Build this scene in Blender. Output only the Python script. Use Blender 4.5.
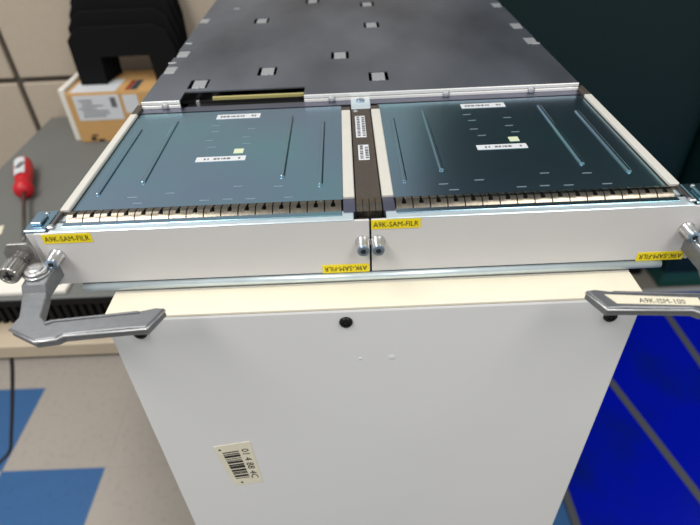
import bpy, bmesh, math, random
from mathutils import Vector, Matrix
random.seed(7)
for o in list(bpy.data.objects): bpy.data.objects.remove(o)
scene = bpy.context.scene
COL = scene.collection
Z0 = 1.245                      # height of the line card's top face above the floor

# ------------------------------------------------------------------ camera
F_PX = 538.38
PITCH, YAW, ROLL = 0.6690, 0.0097, -0.0482
cam_d = bpy.data.cameras.new('camera'); cam = bpy.data.objects.new('camera', cam_d); COL.objects.link(cam)
scene.camera = cam
right = Vector((1, 0, 0)); fwd = Vector((0, math.cos(PITCH), -math.sin(PITCH))); up = Vector((0, math.sin(PITCH), math.cos(PITCH)))
rz = Matrix.Rotation(YAW, 3, 'Z'); right, fwd, up = rz @ right, rz @ fwd, rz @ up
c_, s_ = math.cos(ROLL), math.sin(ROLL)
right, up = c_ * right + s_ * up, -s_ * right + c_ * up
m = Matrix((right, up, -fwd)).transposed().to_4x4()
m.translation = Vector((-0.0105, -0.2646, 0.1762 + Z0))
cam.matrix_world = m
cam_d.sensor_fit = 'HORIZONTAL'; cam_d.sensor_width = 36.0
cam_d.lens = F_PX * 36.0 / 700.0
cam_d.clip_start = 0.01; cam_d.clip_end = 50
cam_d.dof.use_dof = True; cam_d.dof.focus_distance = 0.37; cam_d.dof.aperture_fstop = cam_d.lens / 3.6

# ------------------------------------------------------------------ light
world = bpy.data.worlds.new('room_light'); scene.world = world; world.use_nodes = True
wb = world.node_tree.nodes['Background']; wb.inputs['Color'].default_value = (0.93, 0.97, 1.0, 1); wb.inputs['Strength'].default_value = 0.42
def area(name, loc, sx, sy, energy, color=(1, .97, .93), target=None):
    l = bpy.data.lights.new(name, 'AREA'); l.shape = 'RECTANGLE'; l.size = sx; l.size_y = sy; l.energy = energy; l.color = color
    o = bpy.data.objects.new(name, l); COL.objects.link(o); o.location = loc
    if target:
        o.rotation_euler = (Vector(target) - Vector(loc)).to_track_quat('-Z', 'Y').to_euler()
    return o
area('ceiling_lamp', (-0.9, -0.9, 2.75), 0.6, 1.2, 28)
area('ceiling_lamp', (0.8, -0.9, 2.75), 0.6, 1.2, 21)
area('ceiling_lamp', (-1.1, 0.55, 2.75), 0.6, 1.2, 18)
scene.view_settings.view_transform = 'Standard'; scene.view_settings.look = 'None'
scene.view_settings.exposure = 0.0; scene.view_settings.gamma = 1.0; scene.view_settings.use_curve_mapping = False

# ------------------------------------------------------------------ materials
def lin(c):
    return tuple(((v / 255) / 12.92 if v / 255 <= .04045 else ((v / 255 + .055) / 1.055) ** 2.4) for v in c)
def mat(name, rgb, rough=.5, metal=0., var=0., vscale=20., rgb2=None, bump=0., bscale=200., spec=.5, stretch=None, mix_pos=(.35, .65), coat=0., detail=4):
    M = bpy.data.materials.new(name); M.use_nodes = True
    nt = M.node_tree; b = nt.nodes['Principled BSDF']
    col = lin(rgb)
    b.inputs['Roughness'].default_value = rough; b.inputs['Metallic'].default_value = metal
    b.inputs['Specular IOR Level'].default_value = spec; b.inputs['Coat Weight'].default_value = coat
    b.inputs['Base Color'].default_value = (*col, 1)
    tc = nt.nodes.new('ShaderNodeTexCoord'); src = tc.outputs['Object']
    if stretch:
        mp = nt.nodes.new('ShaderNodeMapping'); mp.inputs['Scale'].default_value = stretch
        nt.links.new(src, mp.inputs['Vector']); src = mp.outputs['Vector']
    if var or rgb2:
        n = nt.nodes.new('ShaderNodeTexNoise'); n.inputs['Scale'].default_value = vscale; n.inputs['Detail'].default_value = detail
        nt.links.new(src, n.inputs['Vector'])
        r = nt.nodes.new('ShaderNodeValToRGB'); e = r.color_ramp.elements
        e[0].position, e[1].position = mix_pos
        c2 = lin(rgb2) if rgb2 else tuple(v * (1 - var) for v in col)
        e[0].color = (*c2, 1); e[1].color = (*col, 1)
        nt.links.new(n.outputs['Fac'], r.inputs['Fac']); nt.links.new(r.outputs['Color'], b.inputs['Base Color'])
    if bump:
        n2 = nt.nodes.new('ShaderNodeTexNoise'); n2.inputs['Scale'].default_value = bscale; n2.inputs['Detail'].default_value = 3
        nt.links.new(src, n2.inputs['Vector'])
        bp = nt.nodes.new('ShaderNodeBump'); bp.inputs['Strength'].default_value = bump; bp.inputs['Distance'].default_value = .001
        nt.links.new(n2.outputs['Fac'], bp.inputs['Height']); nt.links.new(bp.outputs['Normal'], b.inputs['Normal'])
    return M
MT = dict(
    cab=mat('white_cabinet_paint', (218, 218, 217), .42, 0, .03, 6, bump=.04, bscale=500),
    cream=mat('cream_edge_paint', (238, 230, 208), .5, 0, .05, 30),
    offwhite=mat('off_white_paint', (236, 231, 222), .5),
    bezel=mat('light_grey_bezel_paint', (208, 206, 204), .4, 0, .02, 30, bump=.04, bscale=900),
    zinc=mat('blue_zinc_steel', (154, 196, 206), .24, 1., vscale=8, rgb2=(160, 184, 204), bump=.02, bscale=60, mix_pos=(.38, .62), detail=2),
    zincb=mat('bright_zinc_steel', (216, 230, 235), .28, .5, .08, 80),
    flange=mat('grey_violet_steel', (140, 142, 160), .3, 1., .1, 30),
    plate=mat('dark_brushed_steel', (126, 131, 140), .46, .75, vscale=8, rgb2=(82, 85, 92), bump=.03, bscale=90, stretch=(1, .55, 1), mix_pos=(.28, .62)),
    alu=mat('bright_aluminium', (238, 236, 232), .35, .25),
    tab=mat('pale_steel_tab', (166, 168, 170), .45, .4),
    nickel=mat('nickel_gasket', (140, 132, 119), .25, 1., .2, 300),
    white_strip=mat('white_plastic_guide', (205, 202, 193), .5, 0, .04, 60),
    brown=mat('dark_brown_conductive_pad', (96, 88, 80), .6, .5, .3, 400, stretch=(1, 6, 1)),
    dark=mat('interior_shade', (24, 25, 26), .7),  # near-black colour stands in for shade inside slots, gaps and recesses
    chrome=mat('polished_steel', (206, 206, 206), .28, .85, .1, 200),
    steel=mat('satin_steel', (172, 170, 167), .34, .9, .15, 300),
    bluecap=mat('blue_steel_cap', (150, 168, 186), .3, .9),
    lever=mat('cast_grey_metal', (126, 128, 131), .42, .6, .12, 350, bump=.12, bscale=900),
    yellow=mat('yellow_label', (240, 216, 18), .5),
    ink=mat('black_print', (34, 32, 28), .6),
    ink_soft=mat('grey_print', (96, 96, 100), .6),
    paper=mat('white_sticker', (208, 211, 214), .5),
    ivory=mat('aged_sticker', (226, 219, 196), .5, 0, .06, 90),
    pcb=mat('circuit_board_edge', (172, 164, 104), .5),
    screw=mat('black_oxide_screw', (26, 26, 27), .35, .5),
    tick=mat('scribed_mark', (158, 174, 180), .4, .5),
    green=mat('pale_green_square', (206, 214, 180), .5),
    grey_top=mat('grey_laminate', (106, 108, 105), .55, 0, .07, 7),
    beige=mat('beige_laminate', (186, 170, 147), .5, 0, .04, 20),
    black=mat('black_plastic', (7, 7, 8), .75, spec=.2),
    rib=mat('black_rubber', (12, 12, 14), .7, spec=.25),
    metal_leg=mat('grey_leg', (90, 90, 90), .4, .6),
    fabric=mat('beige_fabric_panel', (184, 170, 152), .9, 0, .05, 120, bump=.2, bscale=500),
    joint=mat('dark_panel_joint', (84, 76, 68), .7),
    wallpaint=mat('wall_paint', (190, 186, 178), .8, 0, .03, 3),
    board=mat('brown_cardboard', (200, 156, 98), .75, 0, .06, 40, stretch=(1, 1, 4)),
    foam=mat('white_foam', (226, 222, 212), .8),
    red=mat('red_plastic', (190, 18, 34), .4),
    redd=mat('dark_red_rubber', (150, 16, 26), .5),
    steel_dark=mat('grey_steel_shaft', (120, 118, 116), .35, .9),
    teal=mat('dark_teal_paint', (12, 40, 41), .5, 0, .06, 3, spec=.3),
    tealb=mat('green_teal_base', (22, 78, 70), .45),
    tile=mat('beige_vinyl_tile', (190, 183, 174), .4, 0, vscale=60, rgb2=(172, 165, 156), mix_pos=(.25, .45), detail=8),
    tileb=mat('blue_vinyl_tile', (62, 112, 168), .4, 0, vscale=60, rgb2=(56, 102, 154), mix_pos=(.25, .45), detail=8),
    grout=mat('tile_joint', (140, 133, 124), .8),
    blue=mat('deep_blue_plastic', (0, 22, 190), .2, 0, vscale=3, rgb2=(10, 32, 128), spec=.3, mix_pos=(.3, .5)),  # darker blotches paint floor reflections into the blue
    mgrey=mat('grey_rubber_strip', (92, 94, 98), .6),
    cord=mat('black_cord', (14, 14, 15), .5),
    lightgrey=mat('light_grey_strip', (176, 178, 178), .6),
)

# ------------------------------------------------------------------ helpers
def put(name, bm, material, parent=None, smooth=False, loc=None):
    bmesh.ops.recalc_face_normals(bm, faces=bm.faces)
    me = bpy.data.meshes.new(name); bm.to_mesh(me); bm.free()
    if smooth:
        for p in me.polygons: p.use_smooth = True
    return link(name, me, material, parent, loc)
def link(name, me, material=None, parent=None, loc=None):
    if material is not None and not me.materials: me.materials.append(MT[material])
    o = bpy.data.objects.new(name, me); COL.objects.link(o)
    if parent is not None: o.parent = parent
    if loc is not None: o.location = loc
    return o
def empty(name, loc=(0, 0, 0)):
    o = bpy.data.objects.new(name, None); COL.objects.link(o); o.location = loc; o.empty_display_size = .02; return o
def tag(o, label, cat, group=None):
    o['label'] = label; o['category'] = cat
    if group: o['group'] = group
    return o
def struct(o):
    o['kind'] = 'structure'; return o
def box(bm, x0, x1, y0, y1, z0, z1, bev=0, seg=1):
    r = bmesh.ops.create_cube(bm, size=1)
    for v in r['verts']:
        v.co = Vector(((x0 + x1) / 2 + v.co.x * (x1 - x0), (y0 + y1) / 2 + v.co.y * (y1 - y0), (z0 + z1) / 2 + v.co.z * (z1 - z0)))
    if bev:
        es = list({e for v in r['verts'] for e in v.link_edges})
        bmesh.ops.bevel(bm, geom=es, offset=bev, segments=seg, affect='EDGES', profile=.5)
    return bm
def bx(name, dims, material, parent=None, bev=0, seg=1, loc=None):
    return put(name, box(bmesh.new(), *dims, bev, seg), material, parent, loc=loc)
def prism(bm, pts, fn, d0, d1, bev=0):
    """pts: 2d outline; fn(a,b,d) -> 3d; extruded from d0 to d1"""
    v0 = [bm.verts.new(fn(a, b, d0)) for a, b in pts]; v1 = [bm.verts.new(fn(a, b, d1)) for a, b in pts]
    f0 = bm.faces.new(v0); f1 = bm.faces.new(list(reversed(v1)))
    n = len(pts)
    for i in range(n): bm.faces.new((v0[i], v1[i], v1[(i + 1) % n], v0[(i + 1) % n]))
    if bev:
        bmesh.ops.recalc_face_normals(bm, faces=bm.faces)
        bmesh.ops.bevel(bm, geom=list(f0.edges) + list(f1.edges), offset=bev, segments=2, affect='EDGES', profile=.5)
    return f0, f1
def lathe(bm, prof, base, axis, seg=24, knurl=0):
    """prof: (radius, distance along axis); closed at both ends"""
    base = Vector(base); axis = Vector(axis).normalized()
    u = axis.orthogonal().normalized(); w = axis.cross(u)
    rings = []
    for r, d in prof:
        ring = []
        for k in range(seg):
            a = 2 * math.pi * k / seg; rr = r - (knurl if k % 2 else 0)
            ring.append(bm.verts.new(base + axis * d + (u * math.cos(a) + w * math.sin(a)) * rr))
        rings.append(ring)
    for a, b in zip(rings, rings[1:]):
        for k in range(seg): bm.faces.new((a[k], a[(k + 1) % seg], b[(k + 1) % seg], b[k]))
    bm.faces.new(rings[0]); bm.faces.new(list(reversed(rings[-1])))
    return bm
def text(body, size, mtx, material, parent, name='lettering', bold=0., width=None):
    cu = bpy.data.curves.new(name, 'FONT'); cu.body = body; cu.size = size; cu.align_x = 'CENTER'; cu.align_y = 'CENTER'; cu.offset = bold
    cu.resolution_u = 2
    t = bpy.data.objects.new('tmp', cu); COL.objects.link(t)
    dg = bpy.context.evaluated_depsgraph_get(); me = bpy.data.meshes.new_from_object(t.evaluated_get(dg))
    bpy.data.objects.remove(t); bpy.data.curves.remove(cu)
    me.name = name
    xs = [v.co.x for v in me.vertices]; ys = [v.co.y for v in me.vertices]
    s = width / (max(xs) - min(xs)) if width else 1
    cxx, cyy = (max(xs) + min(xs)) / 2, (max(ys) + min(ys)) / 2
    me.transform(Matrix.Translation((-cxx, -cyy, 0))); me.transform(Matrix.Scale(s, 4, (1, 0, 0))); me.transform(mtx)
    me.materials.clear()
    return link(name, me, material, parent)
def basis(origin, xa, ya):
    xa = Vector(xa).normalized(); ya = Vector(ya).normalized(); za = xa.cross(ya)
    M_ = Matrix((xa, ya, za)).transposed().to_4x4(); M_.translation = Vector(origin); return M_
def tube(bm, pts, r, seg=10):
    pts = [Vector(p) for p in pts]; prev = None
    for i, p in enumerate(pts):
        t = (pts[min(i + 1, len(pts) - 1)] - pts[max(i - 1, 0)]).normalized()
        u = t.orthogonal().normalized() if i == 0 else (u - t * u.dot(t)).normalized()
        w = t.cross(u)
        ring = [bm.verts.new(p + (u * math.cos(2 * math.pi * k / seg) + w * math.sin(2 * math.pi * k / seg)) * r) for k in range(seg)]
        if prev:
            for k in range(seg): bm.faces.new((prev[k], prev[(k + 1) % seg], ring[(k + 1) % seg], ring[k]))
        else: bm.faces.new(ring)
        prev = ring
    bm.faces.new(list(reversed(prev)))
    return bm

# ------------------------------------------------------------------ setting: floor
T = .305
floor = struct(bx('floor', (-3.2, 2.4, -2.2, 2.3, -.05, -.004), 'grout'))
tb = box(bmesh.new(), .0002, T - .0002, .0002, T - .0002, -.004, 0)
tile_a = bpy.data.meshes.new('tile'); tb.to_mesh(tile_a); tb.free(); tile_a.materials.append(MT['tile'])
tile_b = tile_a.copy(); tile_b.materials.clear(); tile_b.materials.append(MT['tileb'])
for k in range(-5, 6):
    for r in range(-3, 5):
        link('floor_tile', tile_b if (k + r) % 5 == 4 else tile_a, None, floor, (-.764 + k * T, .31 + r * T, 0))

# ------------------------------------------------------------------ setting: panel wall behind the bench
WY = 1.047
wall = struct(bx('wall_back', (-2.6, .26, WY + .012, WY + .07, 0, 1.56), 'joint'))
xj = [-2.59, -1.74, -.805, .25]; zj = [.02, .987, 1.55]
for i in range(3):
    for j in range(2):
        b = box(bmesh.new(), xj[i] + .007, xj[i + 1] - .007, WY, WY + .014, zj[j] + .006, zj[j + 1] - .006, .004, 2)
        put('wall_panel', b, 'fabric', wall)

# ------------------------------------------------------------------ teal cabinets
def teal_cabinet(x0, x1, y0, y1, h, label, base_mat):
    t = empty('steel_cabinet', ((x0 + x1) / 2, (y0 + y1) / 2, 0)); w = (x1 - x0) / 2; d = (y1 - y0) / 2
    bx('body', (-w, w, -d, d, .07, h), 'teal', t, .006, 2)
    bx('base', (-w + .005, w - .005, -d + .004, d, 0, .07), base_mat, t)
    bx('door', (-w + .02, w - .02, -d - .006, -d + .004, .10, h - .03), 'teal', t, .003)
    return tag(t, label, 'cabinet', None)
teal_cabinet(.29, 1.14, 1.375, 1.95, 2.5, 'tall dark teal steel cabinet filling the background behind the card', 'black')
teal_cabinet(1.165, 2.1, 1.295, 1.95, 2.5, 'dark teal steel cabinet at the right edge with a green base', 'tealb')

# ------------------------------------------------------------------ blue mat with grey strips on the floor
mt = empty('blue_floor_mat', (1.0, .75, 0))
def mp(name, pts, z0, z1, material):
    b = bmesh.new(); prism(b, [(x - 1.0, y - .75) for x, y in pts], lambda a, c, d: (a, c, d), z0, z1); return put(name, b, material, mt)
def sx(y): return .805 + (.838 - y) * .204       # slightly slanted middle strip
ya, yb = .10, 1.256
mp('mat_panel', [(.545, ya), (sx(ya) - .012, ya), (sx(yb) - .012, yb), (.545, yb)], 0, .006, 'blue')
mp('mat_panel', [(sx(ya) + .012, ya), (1.114, ya), (1.114, yb), (sx(yb) + .012, yb)], 0, .006, 'blue')
mp('mat_panel', [(1.138, ya), (1.75, ya), (1.75, yb), (1.138, yb)], 0, .006, 'blue')
mp('joint_strip', [(sx(ya) - .012, ya), (sx(ya) + .012, ya), (sx(yb) + .012, yb), (sx(yb) - .012, yb)], 0, .0075, 'mgrey')
mp('joint_strip', [(1.114, ya), (1.138, ya), (1.138, yb), (1.114, yb)], 0, .0075, 'mgrey')
mp('edge_strip', [(.525, ya), (.545, ya), (.545, yb), (.525, yb)], 0, .0075, 'mgrey')
mp('edge_strip', [(.525, yb), (1.75, yb), (1.75, yb + .024), (.525, yb + .024)], 0, .0075, 'lightgrey')
tag(mt, 'glossy deep blue floor mat with grey strips beside the white cabinet', 'floor mat')

# ------------------------------------------------------------------ white cabinet that carries the card
zt = Z0 - .048
CX, CYF, CYB = .1655, -.025, .60
cab = empty('white_cabinet', (0, .28, 0)); oy = -.28
bx('body', (-CX, CX, CYF + oy, CYB + oy, .03, zt - .0025), 'cab', cab, .0015, 2)
bx('plinth', (-CX + .01, CX - .01, CYF + .02 + oy, CYB - .01 + oy, 0, .03), 'black', cab)
bx('top_strip', (-CX + .0004, CX - .0004, CYF + .0004 + oy, -.002 + oy, zt - .0025, zt), 'cream', cab, .0006)
bx('top_panel', (-CX + .0004, CX - .0004, -.0016 + oy, CYB + oy, zt - .0025, zt), 'offwhite', cab, .0004)
for x, z in ((-.146, -.0625), (-.0171, -.0601), (.1478, -.0645)):
    p = put('screw', lathe(bmesh.new(), [(.0043, 0), (.0043, .0006), (.0038, .0016), (.0022, .0021), (.0022, .0012)], (x, CYF + oy, Z0 + z), (0, -1, 0), 20), 'screw', cab)
    b = bmesh.new(); box(b, x - .0014, x + .0014, CYF + oy - .0018, CYF + oy - .0010, Z0 + z - .0003, Z0 + z + .0003); box(b, x - .0003, x + .0003, CYF + oy - .0018, CYF + oy - .0010, Z0 + z - .0014, Z0 + z + .0014)
    put('cross_recess', b, 'dark', p)
for x, z, r in ((.0118, -.0945, .0028), (-.009, -.0945, .0016)):
    put('dent', lathe(bmesh.new(), [(r * 1.3, -.0002), (r * .8, .0001), (r * .3, .00035)], (x, CYF + oy, Z0 + z), (0, -1, 0), 12), 'cab', cab, True)
# barcode sticker
q = [(-.1252, -.1886), (-.0959, -.1829), (-.0937, -.2410), (-.1178, -.2447)]
b = bmesh.new(); prism(b, q, lambda a, c, d: (a, CYF + oy - d, Z0 + c), 0, .0004); st = put('barcode_sticker', b, 'ivory', cab); st['label'] = 'aged ivory barcode sticker'
def onq(u, v):
    top = Vector(q[0]).lerp(Vector(q[1]), u); bot = Vector(q[3]).lerp(Vector(q[2]), u); return top.lerp(bot, v)
b = bmesh.new(); v = .16
rb = random.Random(3)
while v < .86:
    h = rb.choice((.014, .022, .036, .05)); 
    if .38 < v < .56: h += .012
    pts = [tuple(onq(u, w_)) for u, w_ in ((.16, v), (.62, v), (.62, v + h), (.16, v + h))]
    prism(b, pts, lambda a, c, d: (a, CYF + oy - d, Z0 + c), .0004, .00052); v += h + rb.choice((.010, .016, .026))
put('barcode', b, 'ink', st)
for u, w_ in ((.13, .09), (.3, .94)):
    c0 = onq(u, w_); put('print_dot', lathe(bmesh.new(), [(.0011, .0004), (.0011, .00052)], (c0.x, CYF + oy, Z0 + c0.y), (0, -1, 0), 8), 'ink', st)
p0, p1 = onq(.8, .1), onq(.8, .9)
ax = Vector((p1.x - p0.x, 0, p1.y - p0.y)); ay = Vector((-ax.z, 0, ax.x)) * 1
text('01 4 88 4C', .008, basis(((p0.x + p1.x) / 2, CYF + oy - .0006, Z0 + (p0.y + p1.y) / 2), ax, ay if (ax.cross(ay)).y < 0 else -ay), 'ink', st, width=.042)
tag(cab, 'tall white metal cabinet with black screws carrying the card', 'cabinet')

# ------------------------------------------------------------------ line card
K = empty('line_card', (0, 0, Z0)); tag(K, 'large dark steel line card with silver ejector levers on the white cabinet', 'line card')
CB = -.046; YE = .60; PY = .182
bx('bottom_pan', (-.187, .187, .004, YE, CB - .002, CB), 'zinc', K)
for s in (-1, 1):
    a, c = sorted((s * .1855, s * .1885)); bx('side_wall', (a, c, .012, YE, CB, -.001), 'zincb', K)
bx('back_wall', (-.187, .187, YE - .002, YE, CB, .004), 'plate', K)
# bottom front bar
b = bmesh.new(); tube(b, [(-.183, -.0012, -.0432), (.183, -.0012, -.0432)], .0027, 14); put('front_bar', b, 'zincb', K, True)
bx('shaded_sill', (-.1845, .1845, .001, .010, -.0455, -.0405), 'dark', K)  # coloured near-black to paint shade into the gap below the bezel
# top plate with punched slots
slots = [(-.1438, .2199), (-.0844, .2465), (-.0159, .2842), (.0185, .2198), (-.1097, .4283), (.0208, .3885), (.0201, .4862), (-.0513, .5161)]
edge = [(-1, .4402, .010), (-1, .3108, .013), (-1, .2621, .011), (1, .4518, .012), (1, .3584, .012), (1, .3035, .012)]
SW, SH = .0088, .0112
rects = [(x - SW, x + SW, y - SH, y + SH) for x, y in slots]
for s, y, w in edge:
    rects.append((-.20, -.1853 + w, y - .0112, y + .0112) if s < 0 else (.1853 - w, .20, y - .0112, y + .0112))
rects.append((-.1526, -.047, .17, .2015))
rects.append((-.1526, -.1295, .1715, .1995))
def plate_mesh(x0, x1, y0, y1, z0, z1):
    xs = sorted({x0, x1} | {min(max(v, x0), x1) for r in rects for v in r[:2]}); ys = sorted({y0, y1} | {min(max(v, y0), y1) for r in rects for v in r[2:]})
    b = bmesh.new(); V = {}
    def hole(i, j):
        if i < 0 or j < 0 or i >= len(xs) - 1 or j >= len(ys) - 1: return True
        cx, cy = (xs[i] + xs[i + 1]) / 2, (ys[j] + ys[j + 1]) / 2
        return any(r[0] < cx < r[1] and r[2] < cy < r[3] for r in rects)
    def vv(i, j, k):
        if (i, j, k) not in V: V[i, j, k] = b.verts.new((xs[i], ys[j], (z0, z1)[k]))
        return V[i, j, k]
    for i in range(len(xs) - 1):
        for j in range(len(ys) - 1):
            if hole(i, j): continue
            b.faces.new((vv(i, j, 1), vv(i + 1, j, 1), vv(i + 1, j + 1, 1), vv(i, j + 1, 1)))
            b.faces.new((vv(i, j, 0), vv(i, j + 1, 0), vv(i + 1, j + 1, 0), vv(i + 1, j, 0)))
            for di, dj, p, r_ in ((-1, 0, (i, j), (i, j + 1)), (1, 0, (i + 1, j), (i + 1, j + 1)), (0, -1, (i, j), (i + 1, j)), (0, 1, (i, j + 1), (i + 1, j + 1))):
                if hole(i + di, j + dj): b.faces.new((vv(*p, 0), vv(*r_, 0), vv(*r_, 1), vv(*p, 1)))
    return b
tp = put('top_plate', plate_mesh(-.1853, .1853, PY, YE, .0048, .006), 'plate', K)
bx('inner_shield', (-.185, .185, .205, YE - .004, -.006, -.0045), 'dark', K)
tabb = bmesh.new()
prism(tabb, [(-.0112, .0003), (-.0104, .0016), (-.004, .0030), (.0108, .0036), (.0110, .0026), (-.004, .0020), (-.0098, .0006)], lambda a, c, d: (d, a, c), -.0058, .0058)
bmesh.ops.recalc_face_normals(tabb, faces=tabb.faces)
tabm = bpy.data.meshes.new('slot_tab'); tabb.to_mesh(tabm); tabb.free(); tabm.materials.append(MT['tab'])
for x, y in slots:
    link('slot_tab', tabm, None, tp, (x, y, .0018))
    put('tab_rivet', lathe(bmesh.new(), [(.0022, 0), (.0022, .0012), (.001, .0017)], (x, y - .0065, .0036), (0, 0, 1), 12), 'tab', tp, True)
for s, y, w in edge: link('slot_tab', tabm, None, tp, (s * (.1853 - w / 2), y, .0018))
for x, y in ((-.1487, .4913), (-.1798, .3452), (-.1825, .2816), (.181, .292)):
    bx('lance_mark', (x - .004, x + .004, y - .0016, y + .0016, .0058, .0068), 'tab', tp, .0004)
# bright front edge of the plate, interrupted by the cut-out
for x0, x1 in ((-.1853, -.1526), (-.047, .1853)):
    bx('front_edge', (x0, x1, PY - .0012, PY, .0032, .0062), 'alu', K, .0003)
    bx('front_edge', (x0, x1, PY - .0016, PY, .0000, .0027), 'alu', K, .0003)
bx('edge_web', (-.047, .185, PY, PY + .001, 0, .0048), 'dark', K)
for x in (-.1655, -.0235, .0735, .1455):
    put('edge_screw', lathe(bmesh.new(), [(.003, 0), (.003, .0012), (.0015, .0018)], (x, PY - .001, .0022), (0, -1, .5), 14), 'tab', K, True)
# what the cut-out shows
bx('circuit_board', (-.127, -.0475, .1915, .1945, .0012, .0036), 'pcb', K)
bx('board_support', (-.1525, -.047, .19, .204, -.012, -.006), 'dark', K)
bx('bracket_post', (-.1405, -.138, .187, .190, -.012, .0025), 'tab', K)
bx('rear_flange', (-.1885, .1885, .1715, PY, -.0015, 0), 'flange', K)
bx('flange_web', (-.187, .187, .178, .180, CB, -.0015), 'dark', K)
# side guides
for s in (-1, 1):
    a, c = sorted((s * .1845, s * .1915)); bx('guide_base', (a, c, .018, .186, -.004, -.0003), 'brown', K)
    a, c = sorted((s * .1850, s * .1910)); bx('white_guide', (a, c, .020, .166, -.0003, .0024), 'white_strip', K, .0006)
    bx('guide_end', (a, c, .1664, .186, -.0003, .0022), 'brown', K, .0005)
# central channel
bx('centre_channel', (-.0078, .0078, .008, .166, -.006, .0004), 'brown', K, .0005)
for a, c in ((-.0156, -.0085), (.0085, .0156)): bx('white_guide', (a, c, .0215, .1555, -.003, .0022), 'white_strip', K, .0005)
for a, c in ((-.0156, -.0085), (.0085, .0156)):
    bx('guide_end', (a, c, .156, .1645, -.003, .0012), 'brown', K); bx('guide_foot', (a, c, .006, .0212, -.004, .0006), 'flange', K)
for i in range(4):
    x = -.0076 + i * .0038
    b = bmesh.new(); prism(b, [(.0065, -.003), (.0062, .0006), (.009, .0019), (.013, .0022), (.021, .0008), (.021, -.001)], lambda a, c, d: (d, a, c), x + .0002, x + .0036); put('gasket_finger', b, 'nickel', K)
bx('channel_clip', (-.0075, .0085, .160, .181, .0000, .0013), 'zincb', K, .0004)
put('clip_screw', lathe(bmesh.new(), [(.0036, 0), (.0036, .0008), (.002, .0012)], (.0005, .1755, .0013), (0, 0, 1), 16), 'bluecap', K, True)
put('clip_rivet', lathe(bmesh.new(), [(.0024, 0), (.0015, .0008)], (-.004, .156, .0004), (0, 0, 1), 12), 'tab', K, True)
for (x0, x1, y0, y1, sh) in ((-.0050, .0028, .107, .146, .0), (-.0042, .0034, .0712, .0945, .0)):
    lb = bx('white_sticker', (x0, x1, y0, y1, .0004, .0006), 'paper', K, .0001)
    b = bmesh.new(); rr = random.Random(int(y0 * 1e4))
    for col in (0, 1):
        yy = y0 + .002
        while yy < y1 - .003:
            l_ = rr.uniform(.001, .003); xx = x0 + .0012 + col * (x1 - x0) * .48
            box(b, xx, xx + .0023, yy, yy + l_, .0006, .00066); yy += l_ + rr.uniform(.0006, .0014)
    put('fine_print', b, 'ink_soft', lb)
# ears at both ends of the front
for s in (-1, 1):
    f = lambda x0, x1: sorted((s * x0, s * x1))
    a, c = f(.1925, .2060); bx('corner_bracket', (a, c, .001, .0225, -.002, .0003), 'zinc', K, .0006)
    a, c = f(.1965, .2035); bx('bracket_boss', (a, c, .006, .0165, .0003, .0022), 'zinc', K, .0008, 2)
    put('bracket_screw', lathe(bmesh.new(), [(.0015, 0), (.001, .0008)], (s * .1990, .0195, .0003), (0, 0, 1), 12), 'chrome', K, True)
    b = bmesh.new(); prism(b, [(.2050, -.002), (.1985, -.002), (.1985, -.0415), (.2000, -.0415)], lambda a, c, d: (s * a, d, c), .0005, .012); put('end_ear', b, 'bezel', K)
    a, c = f(.1885, .1912); bx('latch_clip', (a, c, .003, .0195, -.001, .0016), 'steel_dark', K, .0007, 2)
    a, c = f(.1878, .1915); bx('clip_tooth', (a, c, .001, .0045, .0002, .0022), 'chrome', K, .0006)
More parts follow.
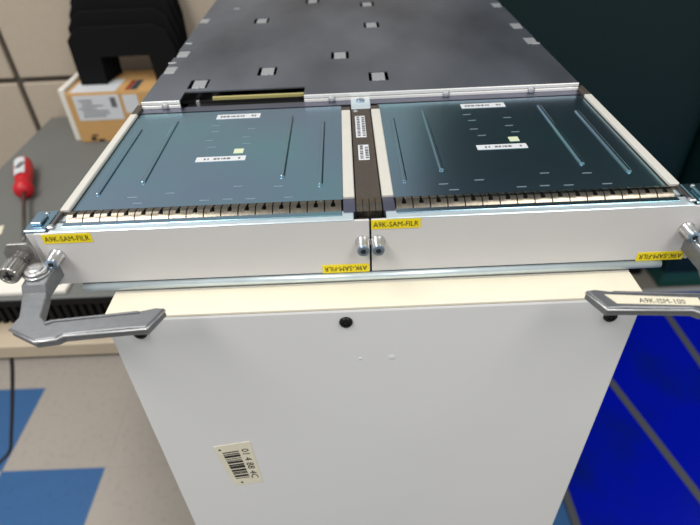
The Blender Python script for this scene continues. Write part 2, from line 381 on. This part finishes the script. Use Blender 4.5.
# ejector levers
out = [(.2048, -.020), (.2025, -.030), (.1985, -.040), (.1962, -.047), (.1975, -.0555), (.1795, -.0655), (.1690, -.0642), (.1660, -.0618), (.1314, -.0590), (.1225, -.0590), (.1165, -.0448), (.1215, -.0442), (.1285, -.0460), (.1640, -.0502), (.1800, -.0512), (.1838, -.0475), (.1880, -.030), (.1915, -.020)]
for s in (-1, 1):
    b = bmesh.new(); top = -.0245
    f0, f1 = prism(b, out, lambda a, c, d: (s * a, c, d), top, top - .0055)
    bmesh.ops.recalc_face_normals(b, faces=b.faces)
    r = bmesh.ops.inset_region(b, faces=[f0], thickness=.0007, depth=.0004, use_even_offset=True)
    L = put('ejector_lever', b, 'lever', K)
    # stepped rib along the arm
    rib = [(.178, -.0515), (.1320, -.0465), (.1265, -.0462), (.1290, -.0505), (.1735, -.0555)]
    b = bmesh.new(); prism(b, [(.1795, -.0528), (.1750, -.0512), (.1300, -.0468), (.1290, -.0482), (.1745, -.0526), (.1785, -.0545)], lambda a, c, d: (s * a, c, d), top, top + .0013, .0003); put('arm_rib', b, 'lever', L)
    # lower rim, bright
    b = bmesh.new(); tube(b, [(s * .1978, -.0556, top - .001), (s * .1795, -.0657, top - .001), (s * .1690, -.0644, top - .001), (s * .1660, -.0620, top - .001), (s * .1225, -.0592, top - .001), (s * .1163, -.0450, top - .001)], .0007, 8); put('rim', b, 'chrome', L, True)
    # pivot block
    b = bmesh.new(); prism(b, [(-.0045, -.030), (-.0045, -.021), (-.0075, -.0190), (-.0245, -.0205), (-.027, -.0240), (-.0255, -.030)], lambda a, c, d: (s * d, a, c), .1895, .2040, .0009); put('pivot_block', b, 'lever', L)
    # washers on the pivot
    put('pivot_washer', lathe(bmesh.new(), [(.0074, 0), (.0078, .0005), (.0078, .0012), (.0073, .0016), (.0060, .0017), (.0060, .0021), (.0067, .0023), (.0067, .0031), (.0062, .0034), (.0042, .0035), (.0042, .0042), (.0032, .0045)], (s * .1985, -.0140, -.0202), (0, 0, 1), 32), 'chrome', L)
    # latch plate and captive thumb screw
    b = bmesh.new(); prism(b, [(.2190, -.0100), (.2150, -.0048), (.2030, -.0046), (.2006, -.0085), (.2004, -.0260), (.2190, -.0260)], lambda a, c, d: (s * a, d, c), -.0055, -.0035, .0004); put('latch_plate', b, 'steel', L)
    put('captive_screw', lathe(bmesh.new(), [(.0048, 0), (.0051, .0008), (.0051, .0020), (.0036, .0026), (.0036, .0040), (.0056, .0046), (.0060, .0052), (.0060, .0150), (.0055, .0158), (.0047, .0158), (.0044, .0152)], (s * .2110, -.0055, -.0160), (0, -1, 0), 40, .00025), 'steel', L)
    fc = Vector((s * .2110, -.0055 - .0153, -.0160))
    b = bmesh.new(); box(b, fc.x - .0028, fc.x + .0028, fc.y - .0004, fc.y + .0004, fc.z - .0007, fc.z + .0007); box(b, fc.x - .0007, fc.x + .0007, fc.y - .0004, fc.y + .0004, fc.z - .0028, fc.z + .0028); put('cross_recess', b, 'dark', L)
    if s > 0:
        L['label'] = 'silver ejector lever with a printed name strip'
        b = bmesh.new(); prism(b, [(.1245, -.0488), (.172, -.0545), (.172, -.0605), (.1285, -.0562)], lambda a, c, d: (a, c, d), top + .0004, top + .0007); put('name_strip', b, 'ivory', L)
        text('A9K-ISM-100', .0052, basis((.1522, -.0560, top + .0008), (1, -.105, 0), (.105, 1, 0)), 'ink', L, width=.0235)

# ------------------------------------------------------------------ filler modules
n_f = 16; FX0, FX1 = .016, .1835; FW = (FX1 - FX0) / n_f
prof = [(.0223, -.0006, .05), (.0205, .0008, .05), (.0180, .0017, .05), (.0155, .0023, .05), (.0132, .0021, .13), (.0114, .0014, .13), (.0098, .0003, 0), (.0085, -.0010, 0), (.0080, -.0022, 0)]
gb = bmesh.new(); rows = []
for yy, zz, g in prof:
    rows.append([gb.verts.new((t_ * FW, yy, zz)) for t_ in (.035, .5 - max(g, .02), .5 + max(g, .02), .965)])
for j in range(len(prof) - 1):
    for i in range(3):
        if i == 1 and prof[j][2] > 0 and prof[j + 1][2] > 0: continue
        gb.faces.new((rows[j][i], rows[j][i + 1], rows[j + 1][i + 1], rows[j + 1][i]))
gf = bpy.data.meshes.new('gasket_finger'); gb.to_mesh(gf); gb.free(); gf.materials.append(MT['nickel'])
for p in gf.polygons: p.use_smooth = True
ribs = [(.0245, .040, .1405), (.0505, .053, .1535), (.1440, .053, .1535), (.1697, .040, .1400)]
ticks = [(0.0838, 0.1417), (0.0858, 0.1302), (0.0840, 0.1146), (0.0876, 0.1032), (0.1137, 0.1328), (0.1114, 0.1182), (0.1132, 0.1068), (0.1159, 0.0440), (0.1426, 0.0417), (0.0967, 0.0281), (0.1113, 0.0283), (0.1260, 0.0277), (0.1501, 0.0274), (0.0723, 0.0388), (0.0542, 0.0280), (0.0487, 0.0356)]
tickm = bpy.data.meshes.new('scribed_mark'); b = box(bmesh.new(), -.0030, .0030, -.00028, .00028, -.0002, .0001); b.to_mesh(tickm); b.free(); tickm.materials.append(MT['tick'])
def filler(x, screws, lab_top, lab_bot, label):
    M = empty('filler_module', (x, 0, Z0)); tag(M, label, 'filler module', 'filler modules side by side in the line card')
    bx('bezel', (.0006, .1994, -.0012, .0006, -.0397, -.0010), 'bezel', M, .0004, 2)
    bx('bezel_lip', (.0096, .1904, -.0014, .0085, -.0010, 0), 'zincb', M, .0004)
    bx('lip_rail', (.0160, .1836, .0030, .0076, 0, .0007), 'zinc', M, .0003)
    bx('gasket_base', (FX0, FX1, .0078, .0222, -.006, -.0024), 'dark', M)
    bx('cover', (.0145, .1841, .0222, .1702, -.0018, -.0004), 'zinc', M)
    bx('housing', (.0155, .1830, .0010, .1770, -.0400, -.0062), 'zinc', M)
    for i in range(n_f): link('gasket_finger', gf, None, M, (FX0 + i * FW, 0, 0))
    for rx, y0, y1 in ribs:
        b = bmesh.new(); n = 8; r = .0017; ring = []
        pts = [(rx + r * math.cos(math.pi * k / n), y1 - r + r * math.sin(math.pi * k / n)) for k in range(n + 1)] + [(rx - r * math.cos(math.pi * k / n), y0 + r - r * math.sin(math.pi * k / n)) for k in range(n + 1)]
        prism(b, pts, lambda a, c, d: (a, c, d), -.0006, .0008)
        bmesh.ops.recalc_face_normals(b, faces=b.faces)
        topf = [f for f in b.faces if f.calc_center_median().z > .00075][0]
        bmesh.ops.bevel(b, geom=list(topf.edges), offset=.0010, segments=2, affect='EDGES', profile=.5)
        put('embossed_rib', b, 'zinc', M)
    for tx, ty in ticks: link('scribed_mark', tickm, None, M, (tx, ty, -.0003))
    for (x0, x1, yc, h) in ((.0822, .1178, .158, .0085), (.0800, .1155, .0838, .0070)):
        lb = bx('white_label', (x0, x1, yc - h / 2, yc + h / 2, -.0004, -.0001), 'paper', M, .0001)
        b = bmesh.new(); rr = random.Random(int(x0 * 1e5)); xx = x0 + .003
        while xx < x1 - .004:
            w_ = rr.uniform(.0008, .0026)
            if rr.random() > .2: box(b, xx, xx + w_, yc - h * .2, yc + h * .16, -.0001, -.00004)
            xx += w_ + rr.uniform(.0003, .0012)
        put('fine_print', b, 'ink_soft', lb)
    bx('square_sticker', (.1055, .1125, .0915, .0985, -.0004, -.0001), 'green', M, .0001)
    for sxx in screws:
        S = put('thumb_screw', lathe(bmesh.new(), [(.0046, 0), (.0046, .0008), (.0039, .0012), (.0039, .0082), (.0036, .0090), (.0026, .0090), (.0022, .0082)], (sxx, -.0012, -.0165), (0, -1, 0), 28), 'chrome', M, True)
        put('screw_cap', lathe(bmesh.new(), [(.0037, .0086), (.0038, .0092), (.0034, .0100), (.0017, .0101), (.0015, .0092)], (sxx, -.0012, -.0165), (0, -1, 0), 20), 'bluecap', S)
        put('socket', lathe(bmesh.new(), [(.0015, .0092), (.0015, .01015)], (sxx, -.0012, -.0165), (0, -1, 0), 6), 'dark', S)
    for (x0, z1), flip in ((lab_top, 0), (lab_bot, 1)):
        lb = bx('yellow_label', (x0, x0 + .0293, -.0015, -.0012, z1 - .0066, z1), 'yellow', M, .0001)
        sgn = -1 if flip else 1
        text('A9K-SAM-FILR', .0052, basis((x0 + .01465, -.00165, z1 - .0033), (sgn, 0, 0), (0, 0, sgn)), 'ink', lb, width=.0268)
    return M
filler(-.2, (.0095, .1953), (.0050, -.0014), (.1695, -.0332), 'left filler module with blue steel cover, beside the left lever')
filler(0, (.0043, .1905), (.0005, -.0010), (.1665, -.0338), 'right filler module with blue steel cover, beside the lever with name strip')

# ------------------------------------------------------------------ workbench at left
BZ = Z0 - .35
W = empty('workbench', (-.48, .69, 0)); ox, oyy = .48, -.69
def wb_(name, x0, x1, y0, y1, z0, z1, m_, bev=0, par=None): return bx(name, (x0 + ox, x1 + ox, y0 + oyy, y1 + oyy, z0, z1), m_, par or W, bev)
wb_('worktop', -.757, -.195, .344, 1.040, BZ - .010, BZ, 'grey_top', .002)
gr = wb_('ribbed_band', -.755, -.197, .352, .40, BZ - .050, BZ - .010, 'black')
ribm = bpy.data.meshes.new('rib'); b = box(bmesh.new(), -.0035, .0035, -.006, .001, -.039, 0, .0012); b.to_mesh(ribm); b.free(); ribm.materials.append(MT['rib'])
for i in range(43): link('rib', ribm, None, gr, (-.750 + i * .0128 + ox, .352 + oyy, BZ - .0105))
wb_('edge_shade_strip', -.757, -.195, .341, .344, BZ - .011, BZ - .0005, 'rib')  # added dark strip, paints shade over the worktop edge that catches light
wb_('front_ledge', -.757, -.195, .298, 1.040, BZ - .078, BZ - .050, 'beige', .003)
for x in (-.45, -.245):
    for y in (.62, 1.0): wb_('leg', x, x + .035, y, y + .035, 0, BZ - .078, 'metal_leg')
tag(W, 'grey topped workbench with black ribbed band and beige front ledge', 'workbench')

# cardboard box on the bench
B = empty('cardboard_box', (-.5065, .953, BZ))
bx('carton', (-.114, .114, -.068, .068, 0, .112), 'board', B, .0015)
b = bmesh.new(); prism(b, [(-.114, .0), (.114, .0), (.114, .066), (-.114, .066)], lambda a, c, d: (a, c + .001, d), .112, .1135); put('flap', b, 'board', B)
b = bmesh.new(); prism(b, [(-.114, -.067), (.114, -.067), (.114, -.001), (-.114, -.001)], lambda a, c, d: (a, c, d), .112, .1135); put('flap', b, 'board', B)
sl = bx('shipping_label', (-.100, .000, -.0690, -.0680, .052, .108), 'paper', B)
b = bmesh.new(); rr = random.Random(5)
for i in range(7):
    zz = .060 + i * .006; x0 = -.094 + rr.uniform(0, .01); box(b, x0, x0 + rr.uniform(.02, .06), -.0694, -.0690, zz, zz + .0022)
box(b, -.020, -.008, -.0694, -.0690, .080, .102)
put('print', b, 'ink_soft', sl)
bx('small_label', (.008, .040, -.0688, -.0680, .066, .106), 'paper', B)
b = bmesh.new()
for x0, x1, z0, z1 in ((-.09, -.078, .004, .012), (-.074, -.060, .002, .007), (-.086, -.072, .014, .018)): box(b, x0, x1, -.0684, -.0680, z0, z1)
put('stamped_mark', b, 'ink', B)
bx('top_label', (-.105, -.005, -.064, .01, .1135, .1140), 'paper', B)
bx('tape_strip', (.014, .022, -.06, .0, .1135, .1139), 'redd', B); bx('tape_strip', (.024, .040, -.06, .0, .1135, .1139), 'bluecap', B)
tag(B, 'brown cardboard box with a white shipping label on the workbench', 'box')
fs = bx('foam_sheet', (-.007, .007, -.06, .07, 0, .120), 'foam', None, .002); fs.location = (-.631, .955, BZ); tag(fs, 'thin white foam sheet standing against the cardboard box', 'foam sheet')

# step file sorter on the box
S = empty('file_sorter', (-.487, .934, BZ + .1140))
def sorter_panel(i):
    h = .120 + i * .027; w = .113; y = i * .0165
    o = [(-w, 0), (-w, h * .78), (-w + .012, h * .9), (-w + .034, h), (w - .034, h), (w - .012, h * .88), (w, h * .55), (w, 0), (.056, 0), (.052, .058), (-.052, .058), (-.054, 0)]
    b = bmesh.new(); prism(b, o, lambda a, c, d: (a + .003 * i, y + d + c * .03, c), -.0022, .0022, .0012); put('divider', b, 'black', S)
for i in range(5): sorter_panel(i)
bx('base_rail', (-.110, -.056, -.001, .07, 0, .004), 'black', S); bx('base_rail', (.058, .112, -.001, .07, 0, .004), 'black', S)
tag(S, 'black stepped file sorter standing on the cardboard box', 'file sorter')

# screwdriver
D = empty('screwdriver', (-.670, .704, BZ + .0185))
p0, p1 = Vector((-.692, .762, BZ + .0185)), Vector((-.633, .634, BZ + .0185)); ax = (p1 - p0).normalized(); rel = p0 - Vector(D.location); L = (p1 - p0).length
put('handle', lathe(bmesh.new(), [(.010, 0), (.0160, .006), (.0182, .03), (.0178, .06), (.0145, L * .70), (.0125, L * .75), (.0140, L * .8), (.0182, L * .87), (.0172, L * .94), (.010, L)], rel, ax, 24), 'red', D, True)
side = ax.cross(Vector((0, 0, 1))).normalized()
c = rel + ax * .052
b = bmesh.new()
for k in range(6):
    a0 = -.9 + k * .3
    def P(a_, t_, r): return c + ax * t_ + (Vector((0, 0, 1)) * math.cos(a_) - side * math.sin(a_)) * r
    if k < 4:
        vs = [b.verts.new(P(a, t_, .0190 if t_ < .02 else .0182)) for a, t_ in ((a0 + .15, -.036), (a0 + .45, -.036), (a0 + .45, .036), (a0 + .15, .036))]; b.faces.new(vs)
put('grip_inlay', b, 'paper', D)
b = bmesh.new(); o_ = c + Vector((0, 0, .0194)); box(b, o_.x - .004, o_.x + .005, o_.y - .014, o_.y + .010, o_.z - .001, o_.z); put('grip_mark', b, 'ink_soft', D)
put('shaft', lathe(bmesh.new(), [(.0035, L - .004), (.0035, L + .165), (.0022, L + .178)], rel, ax, 12), 'steel_dark', D, True)
tag(D, 'red and white handled screwdriver lying on the workbench', 'screwdriver')
# papers on the bench
pa = bx('paper_pad', (-.12, .12, -.018, .018, 0, .007), 'foam', None, .001); pa.location = (-.567, .3715, BZ); tag(pa, 'white paper pad at the front edge of the workbench', 'paper pad')
pb = bx('paper_slip', (-.03, .03, -.014, .014, 0, .001), 'ivory'); pb.location = (-.662, .528, BZ); pb.rotation_euler.z = .3; tag(pb, 'pale paper slip near the screwdriver tip', 'paper')
# cord
cp = [(-.655, .50, Z0 - .429), (-.69, .50, Z0 - .53), (-.727, .50, Z0 - .645), (-.775, .50, Z0 - .76), (-.84, .50, Z0 - .905), (-.875, .50, Z0 - .975), (-.93, .5, Z0 - 1.03), (-1.02, .5, Z0 - 1.12), (-1.12, .50, Z0 - 1.19), (-1.25, .50, .005)]
def cr(P, n=6):
    P = [Vector(p) for p in P]; o = []
    for i in range(len(P) - 1):
        a, b_, c, d = P[max(i - 1, 0)], P[i], P[i + 1], P[min(i + 2, len(P) - 1)]
        for k in range(n):
            t = k / n; o.append(.5 * ((2 * b_) + (c - a) * t + (2 * a - 5 * b_ + 4 * c - d) * t * t + (3 * b_ - a - 3 * c + d) * t ** 3))
    o.append(P[-1]); return o
tag(put('power_cord', tube(bmesh.new(), cr(cp), .0042, 8), 'cord', None, True), 'black cord hanging from under the workbench to the floor', 'cord')
